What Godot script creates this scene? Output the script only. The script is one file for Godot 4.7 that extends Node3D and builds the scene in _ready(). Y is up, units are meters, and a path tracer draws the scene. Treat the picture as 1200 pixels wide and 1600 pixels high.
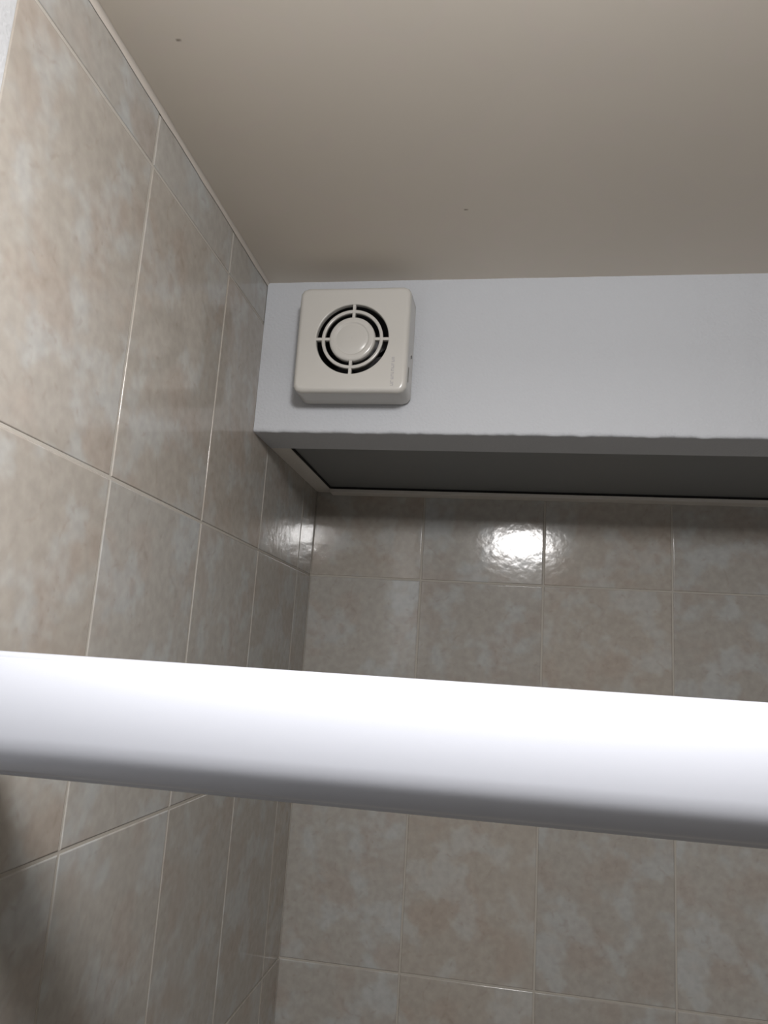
extends Node3D
# Corner of a small tiled shower room, seen over the top rail of the shower enclosure.
# Axes: x to the right along the back wall, y up, z towards the room; the corner is at x = 0, z = 0.

const LEVEL := 2.0445            # height of the grout line just under the bulkhead
const CEIL := 2.40
const WIDE := 1.55
const DEEP := 2.45
const GAP := 0.0026              # joint between two tiles
const TILE_W := 0.2
const TILE_H := 0.2985
const CHIPS := [Vector2(0.276, 0.501), Vector2(0.051, 0.755)]   # paint chips on the ceiling
const HOLE := Rect2(0.0790, 0.0527, 0.1090, 0.1090)               # opening for the duct in the bulkhead, x and height above its underside

var rng := RandomNumberGenerator.new()
var tile_materials: Array = []
var tile_meshes := {}
var used := {}

# ---------------------------------------------------------------- helpers
func numbered(called: String) -> String:
	if not used.has(called):
		used[called] = 0
		return called
	used[called] += 1
	return "%s_%03d" % [called, used[called]]

func tag(o: Node, label: String, category: String) -> void:
	o.set_meta("label", label)
	o.set_meta("category", category)

func thing(called: String, label: String, category: String, at := Vector3.ZERO) -> Node3D:
	var o := Node3D.new()
	o.name = numbered(called)
	add_child(o)
	o.position = at
	tag(o, label, category)
	return o

func part(called: String, mesh: Mesh, m: Material, parent: Node, at := Vector3.ZERO) -> MeshInstance3D:
	var o := MeshInstance3D.new()
	o.name = called
	o.mesh = mesh
	o.material_override = m
	o.cast_shadow = GeometryInstance3D.SHADOW_CASTING_SETTING_ON
	parent.add_child(o, true)
	o.position = at
	return o

func structure(called: String, mesh: Mesh, m: Material) -> MeshInstance3D:
	var o := part(called, mesh, m, self)
	o.set_meta("kind", "structure")
	return o

func st_new() -> SurfaceTool:
	var st := SurfaceTool.new()
	st.begin(Mesh.PRIMITIVE_TRIANGLES)
	st.set_smooth_group(-1)
	return st

func quad(st: SurfaceTool, a: Vector3, b: Vector3, c: Vector3, d: Vector3) -> void:
	# a, b, c, d run clockwise seen from the front
	for p in [a, b, c, a, c, d]:
		st.add_vertex(p)

func box(st: SurfaceTool, lo: Vector3, hi: Vector3) -> void:
	var a := lo
	var b := hi
	quad(st, Vector3(a.x, a.y, b.z), Vector3(a.x, b.y, b.z), Vector3(b.x, b.y, b.z), Vector3(b.x, a.y, b.z))
	quad(st, Vector3(b.x, a.y, a.z), Vector3(b.x, b.y, a.z), Vector3(a.x, b.y, a.z), Vector3(a.x, a.y, a.z))
	quad(st, Vector3(a.x, a.y, a.z), Vector3(a.x, b.y, a.z), Vector3(a.x, b.y, b.z), Vector3(a.x, a.y, b.z))
	quad(st, Vector3(b.x, a.y, b.z), Vector3(b.x, b.y, b.z), Vector3(b.x, b.y, a.z), Vector3(b.x, a.y, a.z))
	quad(st, Vector3(a.x, b.y, b.z), Vector3(a.x, b.y, a.z), Vector3(b.x, b.y, a.z), Vector3(b.x, b.y, b.z))
	quad(st, Vector3(a.x, a.y, a.z), Vector3(a.x, a.y, b.z), Vector3(b.x, a.y, b.z), Vector3(b.x, a.y, a.z))

func done(st: SurfaceTool) -> ArrayMesh:
	st.generate_normals()
	return st.commit()

func box_mesh(lo: Vector3, hi: Vector3) -> ArrayMesh:
	var st := st_new()
	box(st, lo, hi)
	return done(st)

# loops of points, one after the other, joined into a skin (smooth)
func loft(loops: Array, turned := false) -> ArrayMesh:
	var st := SurfaceTool.new()
	st.begin(Mesh.PRIMITIVE_TRIANGLES)
	st.set_smooth_group(0)
	for i in loops.size() - 1:
		var p: PackedVector3Array = loops[i]
		var q: PackedVector3Array = loops[i + 1]
		var n := p.size()
		for k in n:
			var m := (k + 1) % n
			if turned:
				quad(st, p[k], p[m], q[m], q[k])
			else:
				quad(st, p[k], q[k], q[m], p[m])
	st.index()
	st.generate_normals()
	return st.commit()

func ring(r: float, z: float, n := 96, c := Vector2.ZERO) -> PackedVector3Array:
	var a := PackedVector3Array()
	for k in n:
		var t := TAU * k / n
		a.append(Vector3(c.x + r * cos(t), c.y + r * sin(t), z))
	return a

# rounded rectangle, sampled along the same angles as ring()
func rounded(hx: float, hy: float, r: float, z: float, n := 96) -> PackedVector3Array:
	var a := PackedVector3Array()
	for k in n:
		var t := TAU * k / n
		var d := Vector2(cos(t), sin(t))
		var lo := 0.0
		var hi := hx + hy
		for _i in 30:
			var mid := (lo + hi) / 2
			var p := (d * mid).abs() - Vector2(hx - r, hy - r)
			var s: float = Vector2(maxf(p.x, 0.0), maxf(p.y, 0.0)).length() + minf(maxf(p.x, p.y), 0.0) - r
			if s > 0:
				hi = mid
			else:
				lo = mid
		a.append(Vector3(d.x * lo, d.y * lo, z))
	return a

# outline in (z, y), swept along x from x0 to x1, with ends
func sweep_x(outline: PackedVector2Array, x0: float, x1: float) -> ArrayMesh:
	var a := PackedVector3Array()
	var b := PackedVector3Array()
	for p in outline:
		a.append(Vector3(x0, p.y, p.x))
		b.append(Vector3(x1, p.y, p.x))
	var st := SurfaceTool.new()
	st.begin(Mesh.PRIMITIVE_TRIANGLES)
	var n := outline.size()
	var side := -1.0
	for k in n:
		var m := (k + 1) % n
		var d0 := outline[k] - outline[(k + n - 1) % n]
		var d1 := outline[m] - outline[k]
		var d2 := outline[(m + 1) % n] - outline[m]
		var face := Vector2(d1.y, -d1.x).normalized() * side
		var nk := face
		var nm := face
		if d0.normalized().dot(d1.normalized()) > 0.85:
			nk = (Vector2(d0.y, -d0.x).normalized() * side + face).normalized()
		if d2.normalized().dot(d1.normalized()) > 0.85:
			nm = (Vector2(d2.y, -d2.x).normalized() * side + face).normalized()
		var vk := Vector3(0, nk.y, nk.x)
		var vm := Vector3(0, nm.y, nm.x)
		for e in [[a[k], vk], [b[m], vm], [a[m], vm], [a[k], vk], [b[k], vk], [b[m], vm]]:
			st.set_normal(e[1])
			st.add_vertex(e[0])
	var tri := Geometry2D.triangulate_polygon(outline)
	for end in 2:
		st.set_normal(Vector3(-1 if end == 0 else 1, 0, 0))
		for i in tri:
			st.add_vertex(a[i] if end == 0 else b[i])
	return st.commit()

func paint(c: Color, rough: float, spec := 0.5) -> StandardMaterial3D:
	var m := StandardMaterial3D.new()
	m.albedo_color = c
	m.roughness = rough
	m.metallic_specular = spec
	return m

func rgb(r: float, g: float, b: float) -> Color:
	return Color(r / 255.0, g / 255.0, b / 255.0)

func noise(seed_: int, freq: float, octaves := 4, ridged := false) -> FastNoiseLite:
	var n := FastNoiseLite.new()
	n.seed = seed_
	n.noise_type = FastNoiseLite.TYPE_SIMPLEX_SMOOTH
	n.frequency = freq
	n.fractal_type = FastNoiseLite.FRACTAL_RIDGED if ridged else FastNoiseLite.FRACTAL_FBM
	n.fractal_octaves = octaves
	return n

func normal_texture(n: FastNoiseLite, side: int, strength: float) -> ImageTexture:
	var img := n.get_seamless_image(side, side)
	img.convert(Image.FORMAT_RGBA8)
	img.bump_map_to_normal_map(strength)
	return ImageTexture.create_from_image(img)

func plaster(c: Color, rough := 0.85, relief := 1.0) -> StandardMaterial3D:
	var m := paint(c, rough, 0.3)
	m.uv1_triplanar = true
	m.uv1_world_triplanar = true
	m.uv1_scale = Vector3(4, 4, 4)
	m.normal_enabled = true
	m.normal_texture = stipple
	m.normal_scale = relief
	return m

var stipple: ImageTexture

# ---------------------------------------------------------------- tiles
# marbled glaze: one square metre of it, from which every tile is cut at a place of its own
func make_tile_materials() -> void:
	var side := 1024
	var cloud := noise(11, 0.011, 4).get_seamless_image(side, side)
	var pink := noise(23, 0.0085, 4).get_seamless_image(side, side)
	var fine := noise(37, 0.06, 3).get_seamless_image(side, side)
	var vein := noise(41, 0.012, 4, true).get_seamless_image(side, side)
	var thread := noise(43, 0.022, 3, true).get_seamless_image(side, side)
	var img := Image.create(side, side, false, Image.FORMAT_RGB8)
	var base := Vector3(0.655, 0.642, 0.620)
	var grey := Vector3(0.685, 0.692, 0.690)
	var rose := Vector3(0.640, 0.602, 0.570)
	var dark := Vector3(0.575, 0.540, 0.505)
	for y in side:
		for x in side:
			var g := smoothstep(0.46, 0.74, cloud.get_pixel(x, y).r)
			var r := smoothstep(0.50, 0.78, pink.get_pixel(x, y).r)
			var f := fine.get_pixel(x, y).r - 0.5
			var v := smoothstep(0.80, 0.97, vein.get_pixel(x, y).r) * 0.30 + smoothstep(0.86, 0.99, thread.get_pixel(x, y).r) * 0.38 * r
			var c := base.lerp(grey, g * 0.9).lerp(rose, r * 0.50 * (1.0 - 0.5 * g))
			c = c.lerp(dark, v)
			c += Vector3.ONE * f * 0.06
			img.set_pixel(x, y, Color(c.x, c.y, c.z))
	img.generate_mipmaps()
	var tex := ImageTexture.create_from_image(img)
	var bump := normal_texture(noise(55, 0.05, 3), 1024, 0.8)
	for i in 3:
		var m := StandardMaterial3D.new()
		m.albedo_texture = tex
		m.albedo_color = [rgb(255, 255, 255), rgb(249, 248, 247), rgb(255, 251, 247)][i]
		m.roughness = 0.11
		m.metallic_specular = 0.5
		m.normal_enabled = true
		m.normal_texture = bump
		m.normal_scale = 0.12
		tile_materials.append(m)

# a glazed tile with softly rounded edges, front in the plane z = 0, lower left corner at the origin
func tile_mesh(w: float, h: float, variant: int) -> ArrayMesh:
	var key := "%.4f %.4f %d" % [w, h, variant]
	if tile_meshes.has(key):
		return tile_meshes[key]
	var ox := fposmod(variant * 0.3717, 1.0)
	var oy := fposmod(variant * 0.6131, 1.0)
	var b1 := 0.0005
	var b2 := 0.0016
	var loops := [[0.0, -0.008, 1.0], [0.0, -0.0008, 0.8], [b1, -0.0003, 0.45], [b2, 0.0, 0.0]]
	var st := SurfaceTool.new()
	st.begin(Mesh.PRIMITIVE_TRIANGLES)
	var corner := [Vector2(0, 0), Vector2(0, 1), Vector2(1, 1), Vector2(1, 0)]
	var put := func(l: Array, k: int, out: Vector2):
		var p := Vector2(lerpf(l[0], w - l[0], corner[k].x), lerpf(l[0], h - l[0], corner[k].y))
		st.set_normal(Vector3(out.x * l[2], out.y * l[2], 1.0 - l[2] * 0.98).normalized())
		st.set_uv(Vector2(ox + p.x, oy + p.y))
		st.add_vertex(Vector3(p.x, p.y, l[1]))
	for i in 3:
		for k in 4:
			var m := (k + 1) % 4
			var dir: Vector2 = corner[m] - corner[k]
			var out := Vector2(-dir.y, dir.x)
			put.call(loops[i], k, out)
			put.call(loops[i], m, out)
			put.call(loops[i + 1], m, out)
			put.call(loops[i], k, out)
			put.call(loops[i + 1], m, out)
			put.call(loops[i + 1], k, out)
	for k in [0, 1, 2, 0, 2, 3]:
		put.call(loops[3], k, Vector2.ZERO)
	st.generate_tangents()
	var mesh := st.commit()
	tile_meshes[key] = mesh
	return mesh

func lay_tile(wall: Node3D, origin: Vector3, w: float, h: float, turn: float) -> void:
	if w < 0.004 or h < 0.004:
		return
	var o := part("tile", tile_mesh(snappedf(w, 0.0001), snappedf(h, 0.0001), rng.randi() % 9), tile_materials[rng.randi() % 3], wall, origin)
	o.rotation = Vector3(rng.randf_range(-0.0007, 0.0007), turn + rng.randf_range(-0.0012, 0.0012), 0)

func tile_rows() -> Array:
	var rows := [[LEVEL + 0.2969, CEIL - 0.0005]]
	var top := LEVEL + 0.2969
	while top > 0.01:
		var low := maxf(top - TILE_H, 0.0)
		if is_equal_approx(top, LEVEL + 0.2969):
			low = LEVEL
		rows.append([low, top])
		top = low
	return rows

# ---------------------------------------------------------------- the scene
func _ready() -> void:
	rng.seed = 7
	# --- camera
	var cam := Camera3D.new()
	cam.name = "camera"
	add_child(cam)
	cam.transform = Transform3D(
		Basis(Vector3(0.98555747, 0.06331217, -0.15706064), Vector3(-0.03070674, 0.97891976, 0.20192375), Vector3(0.166534, -0.19418464, 0.96672579)).orthonormalized(),
		Vector3(0.3372, LEVEL - 0.1396, 1.2614))
	cam.fov = rad_to_deg(2.0 * atan(800.0 / 1193.54))
	cam.near = 0.02
	cam.current = true
	# --- environment and exposure
	var env := Environment.new()
	env.background_mode = Environment.BG_COLOR
	env.background_color = Color.BLACK
	env.tonemap_mode = Environment.TONE_MAPPER_LINEAR
	env.tonemap_exposure = 1.0
	env.sdfgi_enabled = true
	env.ssao_enabled = true
	env.ssil_enabled = true
	var we := WorldEnvironment.new()
	we.name = "environment"
	we.environment = env
	add_child(we)
	ceiling_lamp(Vector3(0.365, CEIL, 1.20), 0.19, 0.66, 14.0)

	# --- materials
	stipple = normal_texture(noise(71, 0.09, 3), 512, 1.0)
	make_tile_materials()
	var grout := plaster(rgb(174, 169, 161), 0.9, 0.4)
	var wall_paint := plaster(rgb(190, 192, 195), 0.8, 0.8)

	# --- the room
	structure("floor", box_mesh(Vector3(-0.12, -0.1, -0.12), Vector3(WIDE + 0.12, 0, DEEP + 0.12)), paint(rgb(196, 191, 184), 0.4))
	structure("ceiling", ceiling_mesh(), ceiling_material())
	structure("wall_right", box_mesh(Vector3(WIDE, 0, -0.12), Vector3(WIDE + 0.12, CEIL, DEEP + 0.12)), paint(rgb(172, 168, 162), 0.4))
	structure("wall_front", box_mesh(Vector3(-0.12, 0, DEEP), Vector3(WIDE, CEIL, DEEP + 0.12)), paint(rgb(172, 168, 162), 0.4))
	var back := structure("wall_back", box_mesh(Vector3(-0.12, 0, -0.12), Vector3(WIDE, CEIL, -0.0007)), grout)
	var left := structure("wall_left", box_mesh(Vector3(-0.12, 0, -0.0007), Vector3(-0.0007, CEIL, 0.8745)), grout)
	part("plaster_coat", box_mesh(Vector3(-0.12, 0, 0.8772), Vector3(0.0015, CEIL, DEEP)), wall_paint, left)
	for r in tile_rows():
		var xs := [0.0]
		var x := 0.189
		while x < WIDE:
			xs.append(x)
			x += TILE_W
		xs.append(WIDE)
		if r[0] < LEVEL + 0.28:
			for i in xs.size() - 1:
				var x0: float = 0.0002 if i == 0 else xs[i] + GAP / 2
				lay_tile(back, Vector3(x0, r[0] + GAP / 2, 0), xs[i + 1] - GAP / 2 - x0, r[1] - r[0] - GAP, 0)
		var zs := [0.0, 0.0838, 0.2818, 0.4798, 0.6778, 0.8758]
		for i in zs.size() - 1:
			var z0: float = 0.0002 if i == 0 else zs[i] + GAP / 2
			lay_tile(left, Vector3(0, r[0] + GAP / 2, zs[i + 1] - GAP / 2), zs[i + 1] - GAP / 2 - z0, r[1] - r[0] - GAP, PI / 2)
	caulk_line()
	bulkhead()
	extractor_fan()
	shower_frame()

# bead of sealant between the tiles and the ceiling, of uneven width
func caulk_line() -> void:
	var n := noise(91, 9.0, 2)
	var st := SurfaceTool.new()
	st.begin(Mesh.PRIMITIVE_TRIANGLES)
	st.set_smooth_group(0)
	var rows := []
	var steps := 60
	for i in steps + 1:
		var z := lerpf(0.347, 0.876, float(i) / steps)
		var w := 0.0036 + 0.0014 * n.get_noise_1d(z)
		var row := []
		for k in 6:
			var t := PI / 2 * k / 5.0
			# a hollow fillet from the wall round to the ceiling
			row.append(Vector3(w * (1.0 - cos(t)) * 0.8 + 0.0006, CEIL - w * (1.0 - sin(t)) * 1.25 - 0.0002, z))
		rows.append(row)
	for i in steps:
		for k in 5:
			quad(st, rows[i][k], rows[i][k + 1], rows[i + 1][k + 1], rows[i + 1][k])
	st.index()
	st.generate_normals()
	structure("trim_1", st.commit(), paint(rgb(194, 187, 178), 0.6))

func ceiling_mesh() -> ArrayMesh:
	var arrays := box_mesh(Vector3(-0.12, CEIL, -0.12), Vector3(WIDE + 0.12, CEIL + 0.1, DEEP + 0.12)).surface_get_arrays(0)
	var uv := PackedVector2Array()
	for v in arrays[Mesh.ARRAY_VERTEX]:
		uv.append(Vector2((v.x + 0.2) / 2.8, (v.z + 0.2) / 2.8))
	arrays[Mesh.ARRAY_TEX_UV] = uv
	var m := ArrayMesh.new()
	m.add_surface_from_arrays(Mesh.PRIMITIVE_TRIANGLES, arrays)
	return m

# old emulsion paint: faintly blotched all over, two chips
func ceiling_material() -> StandardMaterial3D:
	var side := 1400
	var blotch := noise(131, 0.006, 4).get_image(side, side)
	var img := Image.create(side, side, false, Image.FORMAT_RGB8)
	var base := Vector3(0.868, 0.836, 0.790)
	for y in side:
		for x in side:
			var c := base * (1.0 + 0.022 * (blotch.get_pixel(x, y).r - 0.5))
			img.set_pixel(x, y, Color(c.x, c.y, c.z))
	for chip in CHIPS:
		var cx := int((chip.x + 0.2) * 500)
		var cy := int((chip.y + 0.2) * 500)
		img.set_pixel(cx, cy, Color(0.52, 0.48, 0.43))
		img.set_pixel(cx + 1, cy, Color(0.62, 0.58, 0.53))
	var m := paint(Color.WHITE, 0.85, 0.3)
	m.albedo_texture = ImageTexture.create_from_image(img)
	return m

# ---------------------------------------------------------------- lamp on the ceiling behind the camera
func ceiling_lamp(at: Vector3, around: float, down: float, shine: float) -> void:
	var t := thing("ceiling_lamp", "round white dome lamp fixed to the ceiling", "lamp", at)
	var rim := loft([flat(0.117, 0.0), flat(0.119, -0.014), flat(0.115, -0.020), flat(0.104, -0.020)], true)
	part("rim", rim, paint(rgb(232, 232, 232), 0.4), t)
	var loops := []
	for i in 13:
		var a := PI / 2 * i / 12.0
		loops.append(flat(maxf(0.105 * cos(a), 0.0005), -0.018 - 0.082 * sin(a)))
	var white := Color(1.0, 0.99, 0.985)
	var glow := paint(rgb(240, 240, 240), 0.4)
	glow.emission_enabled = true
	glow.emission = white
	glow.emission_energy_multiplier = shine
	part("glass_dome", loft(loops, true), glow, t)
	var l := OmniLight3D.new()
	l.name = "lamp_light"
	l.light_color = white
	l.light_energy = around
	l.light_size = 0.045
	l.omni_range = 8.0
	l.omni_attenuation = 2.0
	l.shadow_enabled = true
	t.add_child(l)
	l.position = Vector3(0, -0.066, 0)
	var face := AreaLight3D.new()
	face.name = "lamp_face_light"
	face.light_color = white
	face.light_energy = down
	face.area_size = Vector2(0.17, 0.17)
	face.area_range = 8.0
	face.area_attenuation = 2.0
	face.shadow_enabled = true
	t.add_child(face)
	face.position = Vector3(0, -0.103, 0)
	face.rotation.x = -PI / 2

func flat(r: float, y: float, n := 64) -> PackedVector3Array:
	var a := PackedVector3Array()
	for k in n:
		var t := TAU * k / n
		a.append(Vector3(r * cos(t), y, r * sin(t)))
	return a

# ---------------------------------------------------------------- bulkhead along the top of the back wall
func bulkhead() -> void:
	var zb := 0.3471
	var yb := LEVEL + 0.1455
	var t := thing("bulkhead", "white painted plaster bulkhead under the ceiling with a dark panel beneath", "bulkhead", Vector3(0, yb, 0))
	var white := plaster(rgb(195, 198, 203), 0.8, 1.0)
	var edge := noise(101, 40.0, 3)
	var lip := noise(113, 18.0, 3)
	# front board with a hand-plastered, uneven lower edge
	var st := SurfaceTool.new()
	st.begin(Mesh.PRIMITIVE_TRIANGLES)
	st.set_smooth_group(0)
	var n := 320
	var high := CEIL - yb
	var cols := []
	for i in n + 1:
		var x := 0.0004 + (WIDE - 0.0004) * i / n
		var e := 0.0016 * edge.get_noise_1d(x * 1.0) + 0.0004 * lip.get_noise_1d(x)
		var z := zb + 0.0006 * lip.get_noise_1d(x + 5.0)
		cols.append([Vector3(x, high, z), Vector3(x, HOLE.end.y, z), Vector3(x, HOLE.position.y, z), Vector3(x, 0.02, z), Vector3(x, 0.006, z), Vector3(x, 0.0022 + e, z + 0.0003), Vector3(x, e, z - 0.0016), Vector3(x, e * 0.5, z - 0.006), Vector3(x, 0, z - 0.02), Vector3(x, 0, zb - 0.0762)])
	for i in n:
		for k in 9:
			if k == 1 and cols[i][k].x > HOLE.position.x and cols[i + 1][k].x < HOLE.end.x:
				continue   # the opening of the fan's duct
			quad(st, cols[i][k], cols[i + 1][k], cols[i + 1][k + 1], cols[i][k + 1])
	st.index()
	st.generate_normals()
	part("front_board", st.commit(), white, t)
	var soffit := plaster(rgb(214, 210, 204), 0.8, 1.0)
	# boards round the recess
	var tall := 0.020
	part("recess_edge", box_mesh(Vector3(0.0004, 0.004, 0.2690), Vector3(WIDE, tall, 0.2709)), soffit, t)
	part("side_strip", box_mesh(Vector3(0.0004, 0, 0.0004), Vector3(0.0286, tall, 0.2709)), soffit, t)
	part("rear_strip", box_mesh(Vector3(0.0286, -0.005, 0.0004), Vector3(WIDE, tall, 0.0270)), soffit, t)
	var gap_black := paint(rgb(14, 14, 14), 0.8)  # shade of the gap beside the panel, painted as black strips
	part("gap_shade", box_mesh(Vector3(0.0286, 0.0006, 0.0270), Vector3(0.0306, tall, 0.2690)), gap_black, t)
	part("gap_shade", box_mesh(Vector3(0.0306, 0.0002, 0.0270), Vector3(WIDE, tall, 0.0290)), gap_black, t)
	part("soffit_panel", box_mesh(Vector3(0.0306, 0.0036, 0.0290), Vector3(WIDE, tall, 0.2690)), paint(rgb(112, 115, 116), 0.45), t)
	part("top_board", box_mesh(Vector3(0.0004, tall, 0.0004), Vector3(WIDE, tall + 0.012, 0.34)), soffit, t)

# ---------------------------------------------------------------- extractor fan
func extractor_fan() -> void:
	var zb := 0.3477
	var hx := 0.0712
	var hy := 0.0698
	var d := 0.047
	var t := thing("extractor_fan", "square white bathroom extractor fan with round grille on the bulkhead", "fan", Vector3(0.1335, LEVEL + 0.2527, zb))
	var plastic := paint(rgb(198, 196, 191), 0.22)
	var ink := paint(rgb(166, 164, 166), 0.5)
	var grey := paint(rgb(112, 112, 114), 0.6)   # duct, hub and blades
	# base plate against the wall
	part("base_plate", loft([ring(0.0470, 0.0), rounded(hx - 0.002, hy - 0.002, 0.007, 0.0), rounded(hx - 0.002, hy - 0.002, 0.007, 0.006), ring(0.0470, 0.006), ring(0.0470, 0.0)], true), plastic, t)
	# cover: hollow shell with a round mouth
	var R := 0.0458
	var loops := [
		ring(R, d - 0.0070), ring(R, d - 0.0020), ring(R + 0.0001, d - 0.0012), ring(R + 0.0005, d - 0.0004), ring(R + 0.0012, d), ring(R + 0.0016, d),
	]
	loops.append(rounded(hx - 0.0085, hy - 0.0085, 0.006, d))
	for i in 9:
		var a := PI / 2 * i / 8.0
		loops.append(rounded(hx - 0.006 + 0.006 * sin(a), hy - 0.006 + 0.006 * sin(a), 0.0065 + 0.0035 * sin(a), d - 0.006 + 0.006 * cos(a)))
	loops.append(rounded(hx, hy, 0.010, d - 0.0075))
	loops.append(rounded(hx + 0.0006, hy + 0.0006, 0.010, 0.0045))
	loops.append(rounded(hx + 0.0006, hy + 0.0006, 0.010, 0.0040))
	loops.append(rounded(hx - 0.0014, hy - 0.0014, 0.009, 0.0040))
	part("cover", loft(loops, true), plastic, t)
	part("duct", loft([ring(0.0002, -0.24), ring(R + 0.0010, -0.24), ring(R + 0.0010, d - 0.0070), ring(R, d - 0.0070)], true), grey, t)
	# grille
	var rr := [0.0348, 0.0389]
	var gr := []
	for q in [[0.0, 0.006], [0.0, 0.0006], [0.12, 0.0], [0.88, 0.0], [1.0, 0.0006], [1.0, 0.006], [0.0, 0.006]]:
		gr.append(ring(lerpf(rr[0], rr[1], q[0]), d - 0.0006 - q[1]))
	part("grille_ring", loft(gr, true), plastic, t)
	for k in 4:
		var s := box_mesh(Vector3(0.0275, -0.0018, d - 0.0060), Vector3(R + 0.0004, 0.0018, d - 0.0010))
		var o := part("spoke", s, plastic, t)
		o.rotation.z = PI / 2 * k
	var disc := []
	for q in [[0.0292, -0.008], [0.0292, -0.0040], [0.0290, -0.0028], [0.0284, -0.0016], [0.0272, -0.0008], [0.0255, -0.0004], [0.0222, -0.0002], [0.0214, -0.0004], [0.0207, -0.0014], [0.0200, -0.0016], [0.0190, -0.0012], [0.012, -0.0002], [0.0002, 0.0]]:
		disc.append(ring(q[0], d + 0.0010 + q[1]))
	part("grille_disc", loft(disc), plastic, t)
	# inside: hub and blades, set back in the duct that runs through the bulkhead
	var deep := Vector3(0, 0, -0.045)
	part("hub", loft([ring(0.017, -0.020), ring(0.017, 0.019), ring(0.0155, 0.021), ring(0.0002, 0.021)]), grey, t, deep)
	for k in 7:
		var st := st_new()
		var a0 := Vector3(0.016, -0.004, 0.011)
		var a1 := Vector3(0.016, 0.005, 0.018)
		var b0 := Vector3(0.043, -0.012, 0.010)
		var b1 := Vector3(0.043, 0.010, 0.018)
		var th := Vector3(0, 0, 0.0012)
		quad(st, a0 + th, a1 + th, b1 + th, b0 + th)
		quad(st, b0, b1, a1, a0)
		quad(st, a0, a0 + th, b0 + th, b0)
		quad(st, b1, b1 + th, a1 + th, a1)
		quad(st, b0, b0 + th, b1 + th, b1)
		var o := part("blade", done(st), grey, t, deep)
		o.rotation.z = TAU * k / 7.0
	# screw and release slot on the right flank, worn print by the lower corner
	var screw := part("screw", loft([ring(0.0022, 0.0, 20), ring(0.0022, 0.0007, 20), ring(0.0002, 0.0007, 20)]), paint(rgb(92, 92, 94), 0.5), t)
	screw.rotation.y = PI / 2
	screw.position = Vector3(hx + 0.0003, -0.0130, 0.019)
	var slot := part("release_slot", box_mesh(Vector3(0, -0.0095, -0.0011), Vector3(0.0003, 0.0095, 0.0011)), paint(rgb(120, 117, 111), 0.7), t)
	slot.position = Vector3(hx + 0.0002, -0.0425, 0.034)
	var st := st_new()
	var y := -0.0655
	var k := 0
	# the lettering is worn past reading: uneven grey strokes in a row
	while y < -0.0280:
		var w := [0.0030, 0.0034, 0.0026, 0.0032, 0.0022][k % 5] as float
		box(st, Vector3(-0.0018, y, 0), Vector3(0.0018, y + 0.0008, 0.00012))
		box(st, Vector3(0.0006 if k % 2 == 0 else -0.0018, y + 0.0008, 0), Vector3(0.0018 if k % 2 == 0 else -0.0008, y + w - 0.0006, 0.00012))
		if k % 3 != 1:
			box(st, Vector3(-0.0018, y + w - 0.0006, 0), Vector3(0.0018, y + w, 0.00012))
		y += w + 0.0009
		k += 1
	part("worn_print", done(st), ink, t, Vector3(0.0535, 0.004, d))

# ---------------------------------------------------------------- shower enclosure frame
func shower_frame() -> void:
	var t := thing("shower_frame", "white rounded shower enclosure rail crossing in front of the tiles", "shower rail", Vector3(0, 0, 0.862))
	var enamel := paint(rgb(180, 183, 191), 0.28)
	# outline of the head rail in (z, y): thin lip on top, upright face, underside falling back
	var p := PackedVector2Array()
	var y0 := LEVEL - 0.1461
	p.append(Vector2(-0.024, y0 - 0.0005))
	p.append(Vector2(0.0040, y0))
	p.append(Vector2(0.0060, y0 - 0.0005))
	p.append(Vector2(0.0068, y0 - 0.0016))
	p.append(Vector2(0.0070, y0 - 0.0030))
	p.append(Vector2(0.0082, y0 - 0.0036))
	var c := Curve2D.new()
	c.add_point(Vector2(0.0086, y0 - 0.0046), Vector2.ZERO, Vector2(0.0050, -0.012))
	c.add_point(Vector2(0.0104, y0 - 0.0405), Vector2(0.0022, 0.010), Vector2(-0.0020, -0.0075))
	c.add_point(Vector2(-0.0040, y0 - 0.0572), Vector2(0.0090, 0.0050), Vector2(-0.0060, -0.0028))
	c.add_point(Vector2(-0.0160, y0 - 0.0612), Vector2(0.005, 0.003), Vector2.ZERO)
	for q in c.tessellate_even_length(5, 0.0018):
		p.append(q)
	p.append(Vector2(-0.0185, y0 - 0.0622))
	p.append(Vector2(-0.0220, y0 - 0.0618))
	p.append(Vector2(-0.0240, y0 - 0.0590))
	for i in p.size():
		p[i] = Vector2(p[i].x * 1.1, y0 + (p[i].y - y0) * 1.122)
	part("head_rail", sweep_x(p, 0.003, WIDE - 0.003), enamel, t)
	for s in 2:
		var x := 0.0018 if s == 0 else WIDE - 0.0198
		part("wall_post", box_mesh(Vector3(x, 0.0, -0.016), Vector3(x + 0.018, LEVEL - 0.2162, 0.006)), enamel, t)
